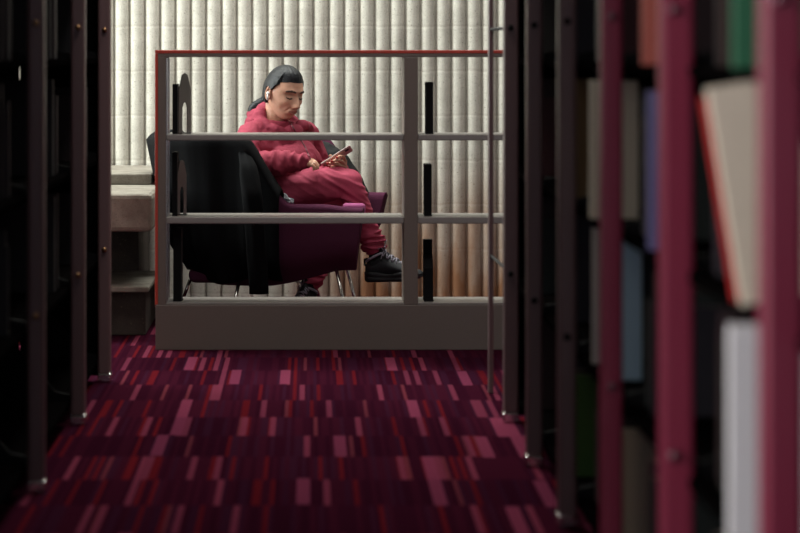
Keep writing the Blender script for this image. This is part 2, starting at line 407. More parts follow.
# ------------------------------------------------------------------ library stacks
SHZ = [.08, .46, .84, 1.22, 1.60, 1.98]
def stack(name, label, xf, sgn, posts, matp, knob, endcap):
    """xf = aisle face, sgn = +1 right / -1 left (direction away from the aisle)"""
    t = thing(name, label, 'shelving', (xf+sgn*.15, (posts[0]+posts[-1])/2, 0))
    for y in posts:
        p = MB().b6(min(xf, xf+sgn*.048), max(xf, xf+sgn*(.056 if sgn < 0 else (.051 if y > 9.5 else (.062 if y < 6 else .048)))), y-.03, y+.03, .03, 2.3, .010, 3)
        q = part(p, 'post', matp if (sgn < 0 or y < 7) else M['plum'], t)
        part(MB().b6(min(xf-sgn*.004, xf+sgn*.05), max(xf-sgn*.004, xf+sgn*.05), y-.034, y+.034, .0, .035, .006), 'foot', M['chrome'], q, 'small chrome foot')
        rp = MB().b6(min(xf+sgn*.30, xf+sgn*.34), max(xf+sgn*.30, xf+sgn*.34), y-.02, y+.02, .0, 2.3, .005)
        part(rp, 'rear_post', M['black_metal'], t)
        # cantilever bracket hooks and tie-rod knobs
        for z in SHZ:
            if z > 1.7: continue
            br = MB(); ol = [(.052, -.012), (.29, -.012), (.29, .17), (.22, .17), (.10, .03), (.052, .02)]
            ring = [Vector((xf+sgn*a, y-.004, z+c)) for a, c in ol]; m = len(ring)
            br.add(ring+[r+Vector((0, .008, 0)) for r in ring], [tuple(range(m)), tuple(range(2*m-1, m-1, -1))]+[(i, (i+1) % m, (i+1) % m+m, i+m) for i in range(m)])
            part(br, 'bracket', M['black_metal'], t)
        for z in (1.325, .50):
            kb = MB().ell((xf+sgn*.022, y-.036, z), (.010, .009, .010), nu=12, nv=8)
            part(kb, 'tie_knob', knob if (sgn < 0 or y < 7) else M['black_metal'], t, None, True)
            part(MB().tube([(xf+sgn*.022, y-.028, z), (xf+sgn*.022, y+.034, z)], .007, 8), 'tie_bolt', M['black_metal'], t)
    for i in range(len(posts)-1):
        a, b = posts[i]+.032, posts[i+1]-.032
        for z in SHZ:
            part(MB().b6(min(xf+sgn*.05, xf+sgn*.30), max(xf+sgn*.05, xf+sgn*.30), a, b, z-.02, z, .002), 'shelf', M['stack_shade'], t)
    part(MB().b6(min(xf+sgn*.345, xf+sgn*.36), max(xf+sgn*.345, xf+sgn*.36), posts[0], posts[-1], .02, 2.3), 'light_stop_panel', M['stack_shade'], t)  # back closure added so light does not leak through the run
    part(MB().b6(min(xf+sgn*.05, xf+sgn*.36), max(xf+sgn*.05, xf+sgn*.36), posts[0], posts[-1], 2.305, 2.33), 'top_panel', M['stack_shade'], t)
    part(MB().b6(min(xf+sgn*.05, xf+sgn*.344), max(xf+sgn*.05, xf+sgn*.344), posts[-1]+.031, posts[-1]+.045, .02, 2.3), 'end_panel', M['stack_shade'], t)
    return t
RP = [4.16, 5.36, 6.45, 7.56, 8.66, 9.68]
stack('library_shelving', 'maroon-posted library shelving run on the right side of the aisle', .65, 1, [2.9]+RP, M['maroon'], newmat('dull_rose_metal', (.30, .17, .2), .4, 1), True)
LP = [4.9, 6.75, 8.15, 9.62, 10.85]
# slim end upright past the last bay, tied back with rods
ep = thing('end_upright', 'slim plum-brown upright at far end of the right shelving, wall visible behind it', 'upright', (.66, 10.5, 0))
part(MB().b6(.65, .668, 10.48, 10.52, 0, 2.3, .004), 'post', M['plum'], ep)
for z in (1.325, .50, 2.2): part(MB().tube([(.675, 9.73, z), (.660, 10.5, z)], .006, 8), 'tie_rod', M['black_metal'], ep)
brass = newmat('brass', (.35, .2, .1), .35, 1)
stack('library_shelving', 'dark plum-posted library shelving run on the left side of the aisle', -.75, -1, LP, M['plum'], brass, True)

bookmats = {}
def bmat(c):
    if c not in bookmats: bookmats[c] = bumpy(newmat('book_cloth', c, .6), 200, .1, .0006, 2, None, .08)
    return bookmats[c]
M['pages'] = bumpy(newmat('page_block', (.62, .55, .43), .9), 90, .3, .001, 2, (1, 30, 1), .1)
def book(x_sp, y, z, th, h, dep, sgn, col, label, group, Rm=None):
    """spine at x_sp facing the aisle; th along y, dep away from the aisle"""
    t = thing('book', label, 'book', (x_sp+sgn*dep/2, y, z), group); c = .0025
    def bx(xa, xb, ya, yb, za, zb, bev=.001):
        q = MB(); x0_, x1_ = sorted((sgn*xa, sgn*xb)); q.b6(x0_+x_sp, x1_+x_sp, y+ya, y+yb, z+za, z+zb, bev); return q
    cv = MB()
    for q in (bx(0, dep, -th/2, -th/2+c, 0, h), bx(0, dep, th/2-c, th/2, 0, h), bx(0, c, -th/2, th/2, 0, h)): cv.add(q.v, q.f)
    part(cv, 'cover', bmat(col), t)
    part(bx(c+.0003, dep-.004, -th/2+c+.0003, th/2-c-.0003, .003, h-.003, 0), 'page_block', M['pages'], t)
    if Rm is not None: t.rotation_euler = Rm
    return t
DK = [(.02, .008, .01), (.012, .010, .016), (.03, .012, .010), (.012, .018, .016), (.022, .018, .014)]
def px_x(px, d): return (px-310)*d/F
# singled-out books on the right run
def sbook(px, d, shelf, h, th, dep, col, label, rot=None):
    lift = .0005+(dep/2*math.sin(abs(rot[1])) if rot else 0)
    return book(px_x(px, d), d, SHZ[shelf]+lift, th, h, dep, 1, col, label, 'books on the right-hand shelving', rot)
sbook(741, 4.62, 2, .352, .035, .14, (.85, .75, .6), 'blurred cream book tipping out toward the aisle, beside a red book', (0, -.16, 0))
sbook(733, 4.70, 2, .335, .03, .15, (.55, .02, .02), 'blurred red book just behind the tipping cream book', (0, -.16, 0))
sbook(729, 4.55, 1, .355, .04, .17, (.9, .9, .92), 'blurred tall white book at lower right, between the two nearest posts')
sbook(733, 4.65, 3, .24, .04, .18, (.03, .16, .08), 'blurred green book at top right, between the two nearest posts')
sbook(648, 5.9, 2, .325, .04, .075, (.17, .16, .36), 'blurred lavender-blue book left of the second nearest maroon post')
sbook(590, 7.0, 2, .335, .05, .115, (.62, .55, .42), 'blurred wide cream book behind third maroon post from the right')
sbook(616, 6.9, 1, .345, .04, .06, (.38, .55, .66), 'blurred pale blue book standing low, beside third maroon post')
sbook(592, 7.25, 1, .34, .02, .10, (.5, .45, .4), 'blurred thin off-white book left of third maroon post, beside pale blue book')
sbook(572, 7.9, 0, .28, .04, .08, (.06, .16, .025), 'blurred green book near the bottom shelf, between dark posts')
sbook(575, 7.95, 2, .33, .04, .05, (.20, .12, .045), 'blurred golden-brown book at eye level, between dark posts')
sbook(620, 6.6, 0, .30, .04, .08, (.30, .25, .18), 'blurred tan book on lowest visible shelf, beside third maroon post')
sbook(642, 5.75, 3, .25, .04, .045, (.5, .12, .09), 'blurred salmon-red book at top edge, left of second nearest post')
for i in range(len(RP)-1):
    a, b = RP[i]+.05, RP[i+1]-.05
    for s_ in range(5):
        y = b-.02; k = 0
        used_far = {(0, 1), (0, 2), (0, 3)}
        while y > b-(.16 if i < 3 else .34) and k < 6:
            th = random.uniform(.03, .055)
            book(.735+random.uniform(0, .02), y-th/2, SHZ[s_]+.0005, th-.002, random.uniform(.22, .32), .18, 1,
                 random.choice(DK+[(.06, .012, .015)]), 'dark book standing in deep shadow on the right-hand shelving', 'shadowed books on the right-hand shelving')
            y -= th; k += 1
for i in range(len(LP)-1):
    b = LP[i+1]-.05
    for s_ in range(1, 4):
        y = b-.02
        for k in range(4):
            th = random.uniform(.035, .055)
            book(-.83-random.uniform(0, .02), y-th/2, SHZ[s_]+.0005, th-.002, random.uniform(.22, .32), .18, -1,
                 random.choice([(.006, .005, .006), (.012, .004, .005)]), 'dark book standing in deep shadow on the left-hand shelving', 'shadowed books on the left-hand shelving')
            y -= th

# ------------------------------------------------------------------ armchair
TH = math.radians(-14); CC = Vector((-.0575, 13.50, 0))
CR = Matrix.Rotation(TH, 3, 'Z')
def CW(u, v, z): return CC + CR @ Vector((u, v, z))
ctrl = [(.40, -.35), (.22, -.365), (.02, -.375), (-.16, -.37), (-.36, -.34), (-.50, -.22), (-.55, 0), (-.50, .21), (-.36, .335), (-.16, .37), (.02, .375), (.20, .365), (.345, .35)]
def catmull(c, n):
    out = []; m = len(c)
    for i in range(n):
        t = i/(n-1)*(m-1); k = min(int(t), m-2); f = t-k
        p = [Vector(c[max(0, min(m-1, k+q))]) for q in (-1, 0, 1, 2)]
        out.append(.5*((2*p[1])+(p[2]-p[0])*f+(2*p[0]-5*p[1]+4*p[2]-p[3])*f*f+(3*p[1]-p[0]-3*p[2]+p[3])*f**3))
    return out
NS = 97
path = catmull(ctrl, NS)
def nrm(i):
    a = path[max(0, i-1)]; b = path[min(NS-1, i+1)]; t = (b-a).normalized(); return Vector((-t.y, t.x))*(-1)
def outn(i):
    n = nrm(i); c = path[i]-Vector((-.1, 0))
    return n if n.dot(c) > 0 else -n
def ztop(i):
    u, v = path[i]
    if v < 0: f = 1-sm(-.17, .07, u)
    else: f = 1-sm(.02, .24, u)
    return lerp(.545+(.02 if v > 0 else -.014*sm(.2, .36, u)), .83, f)
def zbot(i):
    u, v = path[i]; return lerp(.165, .245 if v < 0 else .36, sm(-.1, .36, u))+.05*sm(-.35, -.6, u)
def leanf(i):
    u, v = path[i]; return lerp(.04, .11, sm(-.2, -.5, u))
def shell_pt(i, h, off):      # h 0..1 bottom to top, off outward offset
    p = path[i]; n = outn(i); z = lerp(zbot(i), ztop(i), h)
    L = leanf(i)*(z-.45)/.4
    tuck = -.07*(1-sm(0, .35, h))**1.5
    q = p+n*(off+L+tuck*(1 if off >= 0 else .3))
    return CW(q.x-.045*(1-h)*sm(.15, .4, p.x), q.y, z)
ac = thing('armchair', 'purple wool tub armchair with slim chrome legs, turned toward the right', 'armchair', CW(0, 0, 0))
rings = []
for i in range(NS):
    T = .030
    r = [shell_pt(i, h, T) for h in (0, .06, .15, .3, .5, .7, .85, .95)]
    zt_ = 1.0
    top = [shell_pt(i, 1, T*.85)+Vector((0, 0, -.006)), shell_pt(i, 1, T*.4)+Vector((0, 0, .004)), shell_pt(i, 1, -T*.4)+Vector((0, 0, .004)), shell_pt(i, 1, -T*.85)+Vector((0, 0, -.006))]
    inn = [shell_pt(i, h, -T) for h in (.95, .85, .7, .5, .3, .15, .06, 0)]
    rings.append(r+top+inn)
sh = MB().loft(rings)
so = part(sh, 'shell', M['fabric_purple'], ac, None, True)
sub = so.modifiers.new('b', 'BEVEL'); sub.width = .012; sub.segments = 3; sub.limit_method = 'ANGLE'; sub.angle_limit = 1.0
# under pan
def ubox(u0, u1, v0, v1, z0, z1, bev):
    q = MB().b6(u0, u1, v0, v1, z0, z1, bev, 4); q.v = [tuple(CW(*p)) for p in q.v]; return q
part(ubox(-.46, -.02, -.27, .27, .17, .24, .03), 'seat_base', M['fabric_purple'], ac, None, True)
part(ubox(-.44, .07, -.29, .29, .241, .455, .05), 'seat_cushion', M['fabric_lit'], ac, 'pink-purple seat cushion', True)
part(ubox(.29, .395, -.328, -.285, .47, .552, .016), 'arm_lit_end', M['fabric_lit'], ac, 'near arm end with its lit pink tone put into the colour', True)  # piece added to carry the painted light on the near arm end
def leg(p0, p1):
    part(MB().tube([p0, p1], [.0085, .0075], 12), 'leg', M['chrome'], ac, None, True)
def fl_pt(px, d): v = P(px, 50, d); return Vector((v.x, d, .0))
leg(P(336, 268, 13.12), fl_pt(349, 13.08)); leg(P(347, 268, 13.18), fl_pt(361, 13.18)); leg(P(312, 268, 13.62), fl_pt(323, 13.66))
leg(P(239, 282, 13.22), fl_pt(230, 13.18)); leg(P(190, 280, 13.62), fl_pt(178, 13.68))

# ------------------------------------------------------------------ coat draped over the chair back
def iu(target_u, near=True):
    best = None
    for i in range(NS):
        u, v = path[i]
        if (v < 0) == near and (best is None or abs(u-target_u) < abs(path[best][0]-target_u)): best = i
    return best
ia, ib = iu(.02), iu(-.53, False)
nA = 150; rings = []
secs = []
for a in range(nA):
    t = a/(nA-1); fi = lerp(ia, ib, t); i0 = int(fi); i1 = min(i0+1, NS-1); ff = fi-i0
    def SP(h, off): return shell_pt(i0, h, off).lerp(shell_pt(i1, h, off), ff)
    w1 = .5+.5*math.sin(t*38+1.2*math.sin(t*9)); w2 = .5+.5*math.sin(t*71+2)
    amp = .010+.020*w1+.006*w2
    hem = .02+.06*(.5+.5*math.sin(t*14))+(-.0)
    outer = []
    for k in range(26):
        h = lerp(hem, 1.0, k/25); fall = (1-h)
        off = .034+.006+amp*(.25+1.2*fall)*(1 if t < .95 else .6)
        p = SP(h, off+.05*0)
        if k < 25: p.z += .0
        # cloth hangs straighter than the shell tucks in
        outer.append(p)
    topc = [SP(1, .034)+Vector((0, 0, .012+.006*w1)), SP(1, .015)+Vector((0, 0, .022+.010*w2)), SP(1, -.015)+Vector((0, 0, .022+.008*w1)), SP(1, -.036)+Vector((0, 0, .010))]
    inner = [SP(lerp(1, .62, k/8), -.040-.010*w2) for k in range(9)]
    secs.append(outer+topc+inner)
m = len(secs[0]); vs = [p for s_ in secs for p in s_]
fs = [(a*m+k, a*m+k+1, (a+1)*m+k+1, (a+1)*m+k) for a in range(nA-1) for k in range(m-1)]
ct = MB().add(vs, fs)
coat = tag(ct.build_at('coat', M['coat'], CW(-.5, 0, .84), True), 'large black coat draped over the back of the purple armchair', 'coat')
so = coat.modifiers.new('s', 'SOLIDIFY'); so.thickness = .008; so.offset = 1
# hanging sleeve
sl = MB(); pts = [P(241, 145, 13.13), P(247, 165, 13.04), P(252, 195, 12.99), P(256, 230, 13.0), P(257, 262, 13.02), P(258, 294, 13.03)]
cv = []
for k in range(30):
    t = k/29*(len(pts)-1); j = min(int(t), len(pts)-2); cv.append(pts[j].lerp(pts[j+1], t-j))
rings = []
for k, p in enumerate(cv):
    t = k/29; W = lerp(.02, .044, sm(0, .3, t)); D = lerp(.012, .028, sm(0, .3, t))
    rings.append([p+Vector((math.cos(a)*(W+.005*math.sin(3*a+t*8)), math.sin(a)*(D+.004*math.sin(4*a-t*6)), 0)) for a in [2*PI*q/24 for q in range(24)]])
sl.loft(rings)
part(sl, 'sleeve', M['coat'], coat, None, True)

# ------------------------------------------------------------------ black jacket slumped on the far arm
jb = MB()
jb.limb([P(322, 153, 13.76), P(334, 161, 13.74), P(344, 174, 13.73), P(353, 185, 13.73), P(359, 193, 13.73)], [.055, .060, .058, .052, .040])
jb.limb([P(318, 160, 13.74), P(330, 175, 13.74), P(343, 190, 13.74)], [.06, .07, .06])
def fold(sc, amp, dirv=None):
    def f(co, n):
        c = Vector((co.x*sc[0], co.y*sc[1], co.z*sc[2]))
        v = noise.noise(c); return amp*(1-2*abs(v)*1.6)+amp*.5*noise.noise(c*2.3)
    return f
jk = remesh(jb, .008, 8, .5, fold((14, 14, 5), .008))
ja = link('jacket', jk, M['jacket']); tag(ja, 'crumpled black jacket lying over the far arm of the armchair', 'jacket')
ja.data.transform(Matrix.Translation(-P(340, 190, 13.78))); ja.location = P(340, 190, 13.78)

# ------------------------------------------------------------------ tissue
tb = MB(); q = []
for j in range(7):
    for i in range(9):
        a = i/8; b = j/6
        p = P(lerp(274, 294, a), lerp(190, 203.5, a)+(b-.5)*6, 13.195+.008*math.sin(i*2.1+j)+.02*b)
        p.z += .008*math.sin(i*1.7+j*2.3); q.append(p)
tb.add(q, [(j*9+i, j*9+i+1, (j+1)*9+i+1, (j+1)*9+i) for j in range(6) for i in range(8)])
ts = tag(tb.build_at('tissue', M['paper'], P(282, 202, 13.14)), 'crumpled white tissue tucked beside the thigh against the near chair arm', 'tissue')
sd = ts.modifiers.new('s', 'SOLIDIFY'); sd.thickness = .004

# ------------------------------------------------------------------ the seated woman
HR = Matrix.Rotation(math.radians(-52), 3, 'Z') @ Matrix.Rotation(math.radians(13), 3, 'Y') @ Matrix.Rotation(math.radians(-3), 3, 'X')
HC = P(284.5, 93.2, 13.42)
def HWd(p): return HC + HR @ Vector(p)*1.03
g = lambda x, s: math.exp(-(x/s)**2)
def head_pt(f, l, u):
    """unit direction -> local head surface point (f forward, l left, u up)"""
    X_, Y_, Z_ = f*.096, l*.078, u*.118
    if f < 0: X_ *= 1.02
    # cranium fuller, jaw narrower
    low = sm(.1, -1.0, u)
    Y_ *= 1-.20*low**1.2
    if f < 0: X_ *= 1-.48*sm(-.25, -.95, u)
    Z = Z_
    if f > 0:
        wf = sm(.0, .5, f)
        X_ += wf*(.012*low)                       # muzzle / chin stay forward
        X_ -= wf*.006*g(Z-.005, .03)              # flat mid-face
        aY = abs(Y_)
        X_ += wf*.007*g(Z-.026, .011)*g(aY-.025, .030)        # brow
        X_ -= wf*.016*g(Z-.006, .012)*g(aY-.031, .015)        # socket
        X_ += wf*.0085*g(Z-.003, .008)*g(aY-.031, .011)       # lid over eyeball
        X_ += wf*.006*g(Z+.022, .016)*g(aY-.044, .016)        # cheekbone
        X_ -= wf*.008*g(Z+.055, .018)*g(aY-.042, .013)        # cheek hollow
        # nose
        t = sm(.020, -.040, Z); endn = 1-sm(-.040, -.052, Z)
        X_ += (.004+.023*t)*endn*sm(.034, .012, Z)*math.exp(-(aY/(.0085+.006*t))**2)
        X_ += .010*g(Z+.038, .008)*g(aY-.013, .007)
        # nasolabial crease
        cr = aY-(.018+.45*max(0, -.040-Z))
        X_ -= .0055*g(cr, .0045)*sm(-.034, -.042, Z)*sm(-.078, -.062, Z)
        # mouth
        X_ += .0065*g(Z+.066, .013)*g(Y_, .023)
        X_ += .003*g(Z+.0605, .004)*g(Y_, .019)+.004*g(Z+.0725, .0045)*g(Y_, .017)
        X_ -= .0055*g(Z+.0662, .0022)*g(Y_, .021)
        X_ -= .004*g(Z+.083, .006)*g(Y_, .02)
        X_ += .008*g(Z+.100, .014)*g(Y_, .020)
    return Vector((X_, Y_, Z))
NU, NV = 220, 170
def dirs(i, j):
    t = PI*j/NV; a = 2*PI*i/NU
    return math.sin(t)*math.cos(a), math.sin(t)*math.sin(a), math.cos(t)
HG = [[head_pt(*dirs(i, j)) for i in range(NU)] for j in range(NV+1)]
hm = MB()
vs = [HWd(HG[0][0])]+[HWd(HG[j][i]) for j in range(1, NV) for i in range(NU)]+[HWd(HG[NV][0])]
fs = [(0, 1+i, 1+(i+1) % NU) for i in range(NU)]
for j in range(NV-2):
    for i in range(NU):
        a = 1+j*NU+i; b = 1+j*NU+(i+1) % NU; fs.append((a, a+NU, b+NU, b))
L = len(vs)-1; o_ = 1+(NV-2)*NU; fs += [(L, o_+(i+1) % NU, o_+i) for i in range(NU)]
body = MB().add(vs, fs)
def hpatch(test, off, name, mat, parent, rough=None):
    """skin patch lifted off the head surface: solid thin piece"""
    vid = {}; vs_ = []; fs_ = []
    for j in range(1, NV-1):
        for i in range(NU):
            q = [(j, i), (j+1, i), (j+1, (i+1) % NU), (j, (i+1) % NU)]
            c = sum((HG[a][b] for a, b in q), Vector())/4
            if not test(c): continue
            idx = []
            for k in q:
                if k not in vid:
                    p = HG[k[0]][k[1]]; d = Vector(dirs(k[1], k[0])); d = Vector((d.x/.096, d.y/.075, d.z/.118)).normalized()
                    o = off(p) if callable(off) else off
                    vid[k] = len(vs_); vs_.append(HWd(p+d*o))
                idx.append(vid[k])
            fs_.append(tuple(idx))
    mb_ = MB().add(vs_, fs_); ob = mb_.build(name, mat, parent, True)
    s = ob.modifiers.new('s', 'SOLIDIFY'); s.thickness = .0025 if rough is None else rough; s.offset = -1
    return ob
# neck, torso, limbs of the skin body
nb = P(276, 124, 13.47)
body.limb([HWd((-.030, 0, -.045)), HWd((-.028, 0, -.09)), nb, P(274, 138, 13.47)], [.062, .056, .064, .085])
A_ = math.radians(50)
fb = Vector((math.cos(A_), -math.sin(A_), 0)); lat = Vector((math.sin(A_), math.cos(A_), 0))
def tring(c, hw, hd, n=28, tilt=0.0, e=2.4):
    out = []
    for k in range(n):
        a = 2*PI*k/n; ca, sa = math.cos(a), math.sin(a)
        r = 1/((abs(ca)**e+abs(sa)**e)**(1/e))
        out.append(c+lat*(ca*r*hw)+fb*(sa*r*hd)+Vector((0, 0, tilt*sa*r*hd)))
    return out
TS = [((256, 200), .155, .13), ((260, 190), .172, .14), ((266, 175), .165, .145), ((271, 160), .16, .135), ((274, 146), .172, .125), ((275, 136), .165, .105), ((276, 128), .105, .075), ((277, 122), .062, .058)]
def torso(mb, grow):
    mb.loft([tring(P(px, py, 13.47), hw+grow, hd+grow) for (px, py), hw, hd in TS])
torso(body, -.012)
SHn, ELn, WRn = P(250, 136, 13.38), P(253, 165, 13.275), P(302, 161.5, 13.15)
SHf, ELf, WRf = P(304, 134, 13.56), P(320, 170, 13.64), P(343, 171, 13.38)
body.limb([SHn, ELn, WRn], [.048, .036, .024]); body.limb([SHf, ELf, WRf], [.048, .036, .024])
HPn, KNn, ANn = P(266, 189, 13.38), P(348, 183.5, 13.24), P(377, 254, 13.33)
HPf, KNf, ANf = P(268, 198, 13.60), P(344, 202, 13.50), P(309, 283, 13.48)
body.limb([HPn, KNn, ANn], [.07, .048, .033]); body.limb([HPf, KNf, ANf], [.07, .048, .033])
def shoe_axes(heel, toe):
    a = (toe-heel).normalized(); s_ = Vector((0, 0, 1)).cross(a).normalized(); return a, s_, a.cross(s_)
footN = (P(368.5, 282, 13.33), P(424, 281, 13.22)); footF = (P(314, 314, 13.50), P(286, 321.5, 13.30))
for (h_, t_), an in ((footN, ANn), (footF, ANf)):
    body.limb([an, h_.lerp(t_, .22)+Vector((0, 0, .055)), h_.lerp(t_, .75)+Vector((0, 0, .035))], [.030, .026, .022])
# hands: palm and five fingers each
def finger(pts, r0=.0082, r1=.0066):
    n_ = len(pts); body.limb([P(*p) for p in pts], [lerp(r0, r1, k/(n_-1)) for k in range(n_)], 10)
def palm(pts, rr): body.limb([P(*p) for p in pts], rr, 14)
# left hand round the phone
palm([(343, 171, 13.38), (342.5, 167, 13.33), (344.5, 161.5, 13.305)], [.022, .021, .013]); palm([(343, 170, 13.36), (341, 168, 13.30)], [.02, .014]); palm([(342, 167, 13.32), (343, 164, 13.30)], [.018, .014])
LF = [[(345, 160.5, 13.30), (343.6, 156.6, 13.255), (339.8, 156.3, 13.222), (337, 157.8, 13.216)],
      [(344, 163.5, 13.295), (341, 160.8, 13.245), (335.5, 160.3, 13.213), (332, 161.6, 13.213)],
      [(342.5, 166.2, 13.29), (338, 164.2, 13.24), (331.5, 163, 13.220), (328, 163.6, 13.224)],
      [(341, 168.5, 13.29), (337, 167.6, 13.25), (332.5, 166.8, 13.235), (329.5, 166.8, 13.235)]]
for f_ in LF: finger(f_)
finger([(342.5, 169, 13.36), (337.5, 165, 13.385), (333, 159.5, 13.385), (330.5, 156, 13.37)], .0105, .0085)
# right hand resting on the lap
palm([(302, 161.5, 13.15), (305, 162, 13.148), (310, 163, 13.155)], [.022, .019, .017]); palm([(304, 162, 13.15), (309.5, 164, 13.13)], [.019, .015]); palm([(304, 161.5, 13.16), (310, 162.5, 13.185)], [.018, .015])
for f_ in ([(310.5, 161.8, 13.205), (314.5, 161.6, 13.205), (317.5, 164.5, 13.20), (318, 167.4, 13.195)],
           [(311, 162.2, 13.178), (315.3, 162.3, 13.174), (318, 165.3, 13.17), (318, 168, 13.165)],
           [(310.6, 163.2, 13.15), (314.6, 163.6, 13.145), (316.6, 166.4, 13.145), (316.2, 168.6, 13.145)],
           [(309.6, 164.6, 13.125), (312.8, 165.3, 13.12), (314.4, 167.6, 13.122), (313.8, 169.2, 13.125)]): finger(f_, .0085, .0070)
finger([(305, 161.2, 13.18), (309, 160.0, 13.215), (313, 160.6, 13.235), (315.6, 162.2, 13.24)], .0105, .0085)
bme = remesh(body, .0028, 2, .4)
person = link('person', bme, M['skin']); org = P(266, 195, 13.47)
person.data.transform(Matrix.Translation(-org)); person.location = org
tag(person, 'woman in raspberry tracksuit seated cross-legged in the armchair, looking down at a phone', 'person')
# hair
def hairtest(c):
    f_, l_, u_ = c; al = abs(l_)
    if f_ > 0.0:
        line = .062-.30*max(0, al-.040)-.0*f_
        if f_ > .035: return u_ > .066-.35*max(0, al-.035)
        # temples sweep back over the ear
        return u_ > lerp(.012, .045, sm(.0, .035, f_))
    if f_ > -.030: return u_ > .019
    return u_ > -.052
def hoff(p):
    d = 1.0; f_, l_, u_ = p
    e = sm(.064, .100, u_) if f_ > .03 else 1
    return .0015+.0085*e+.0006*math.sin(l_*500+f_*60)+(.005*sm(.02, -.08, f_))
hair = hpatch(hairtest, hoff, 'hair', M['hair'], person, .012)
# low ponytail behind the neck
pt = MB(); p0 = HWd((-.093, .0, -.030)); 
pp = [p0, HWd((-.116, 0, -.045)), HWd((-.128, 0, -.07)), P(254.5, 108, 13.53), P(252, 116, 13.55), P(250.5, 130, 13.56)]
cpts = []
for k in range(24):
    t = k/23*(len(pp)-1); j = min(int(t), len(pp)-2); cpts.append(pp[j].lerp(pp[j+1], t-j))
pt.tube(cpts, [.016+.012*math.sin(min(1, k/12)*PI*.5)-.012*max(0, (k-16)/8) for k in range(24)], 16)
part(pt, 'ponytail', M['hair'], person, None, True)
# brows, lashes, lips
for sgn in (1, -1):
    hpatch(lambda c: c.x > .03 and .012 < c.y*sgn < .050 and abs(c.z-(.0235+.0045*math.sin((c.y*sgn-.012)/.038*PI)-.10*max(0, c.y*sgn-.036))) < .0035, .0016, 'eyebrow', M['brow'], person)
    hpatch(lambda c: c.x > .03 and .019 < c.y*sgn < .044 and abs(c.z-(-.0045-.0035*math.sin((c.y*sgn-.019)/.025*PI))) < .0022, .0012, 'eyelashes', M['brow'], person)
hpatch(lambda c: c.x > .05 and abs(c.y) < .023 and -.0755+.35*abs(c.y)*.5 < c.z < -.0565-.22*abs(c.y), .0008, 'lips', M['lip'], person, .0015)
# ears and earbud
for sgn in (1, -1):
    e = MB(); base = Vector((-.010, sgn*.0775, -.004)); 
    Re = HR @ Matrix.Rotation(-sgn*.35, 3, 'Z')
    for k in range(25):
        pass
    rim = []
    for k in range(22):
        a = lerp(-.6, 2*PI-1.3, k/21); r_ = .0155*(1+.12*math.sin(a))
        rim.append(HWd(base)+Re @ Vector((math.cos(a+PI*.75)*r_*.8-.001, sgn*.008, math.sin(a+PI*.75)*.029+(-.001))))
    e.tube(rim, .0042, 8)
    e.ell(HWd(base+Vector((0, sgn*.001, -.002))), (.013, .007, .026), Re)
    e.ell(HWd(base+Vector((.004, sgn*.004, -.026))), (.008, .005, .009), Re)
    part(e, 'ear', M['skin'], person, None, True)
ebd = MB(); eb = Vector((-.004, -.090, -.006))
ebd.ell(HWd(eb), (.009, .008, .009), HR); ebd.tube([HWd(eb+Vector((.002, -.003, -.004))), HWd(eb+Vector((.010, -.004, -.028)))], .0042, 10)
part(ebd, 'earbud', M['white_plastic'], person, 'white wireless earbud', True)
part(MB().ell(HWd((-.004, -.083, -.036)), .0045), 'earring', M['chrome'], person, None, True)
# red nails
def nail(pts):
    a, b = P(*pts[-2]), P(*pts[-1]); d = (b-a).normalized(); c = b+d*.001+Vector((0, -.0055, .002))
    R_ = Matrix((d, Vector((0, 1, 0)), d.cross(Vector((0, 1, 0))))).transposed()
    part(MB().ell(c, (.0075, .0025, .0055), R_, 12, 8), 'fingernail', M['nail'], person, 'red varnished nail', True)
for f_ in LF: nail(f_)

# hoodie
hd = MB(); torso(hd, .016)
hd.limb([SHn, P(246, 152, 13.28), ELn, P(278, 163, 13.19), P(297, 162, 13.155)], [.064, .058, .055, .050, .036])
hd.limb([P(297, 162, 13.155), P(302.5, 161.5, 13.15)], [.034, .031])
hd.limb([P(262, 133, 13.41), SHn], [.062, .060]); hd.limb([P(290, 134, 13.52), SHf], [.058, .056])
hd.limb([SHf, ELf, P(341, 172, 13.40)], [.062, .052, .036])
# belly over the lap
hd.ell(P(284, 164, 13.40), (.16, .15, .10)); hd.ell(P(296, 158, 13.42), (.115, .10, .09))
# hood: thick roll round the neck, deep behind
def hoodring(t):
    a = 2*PI*t      # 0 = front
    c = P(279.5, 122.5, 13.45)
    f_ = math.cos(a); l_ = math.sin(a)
    p = c+fb*(f_*.085)+lat*(l_*.092)
    p.z += -.044*f_ + .014*max(0, -f_) - .012*max(0, -l_)
    return p
pts = [hoodring(k/40) for k in range(41)]
rr = [.024+.010*max(0, -math.cos(2*PI*k/40))+.003*math.sin(k*1.3) for k in range(41)]
hd.limb(pts, rr, 12)
hd.limb([P(252, 113, 13.53), P(262, 116, 13.46), P(256, 124, 13.52)], [.028, .032, .05])
hd.limb([P(301, 126, 13.44), P(307, 126, 13.5), P(308, 131, 13.55)], [.022, .024, .03])
def hfold(co, n):
    # sleeve bunching near the cuff, softer drapes on the torso
    d = (co-P(290, 163, 13.15)).length; s_ = sm(.17, .05, d)
    c = Vector((co.x*34, co.y*10, co.z*12+co.x*10)); v = 1-2.6*abs(noise.noise(c))
    c2 = Vector((co.x*9+co.z*9, co.y*7, co.z*6-co.x*6)); v2 = 1-2.6*abs(noise.noise(c2+Vector((3, 1, 7))))
    return .012*s_*v+.009*v2*(1-s_*.6)+.003*(1-2.6*abs(noise.noise(c2*2.7)))
hme = remesh(hd, .005, 8, .5, hfold)
hoodie = link('hoodie', hme, M['hoodie'], person)
# cuff
part(MB().tube([P(301, 161.7, 13.152), P(305.5, 161.9, 13.150)], [.029, .028], 20), 'cuff', M['hoodie'], hoodie, 'ribbed sleeve cuff', True) if False else None

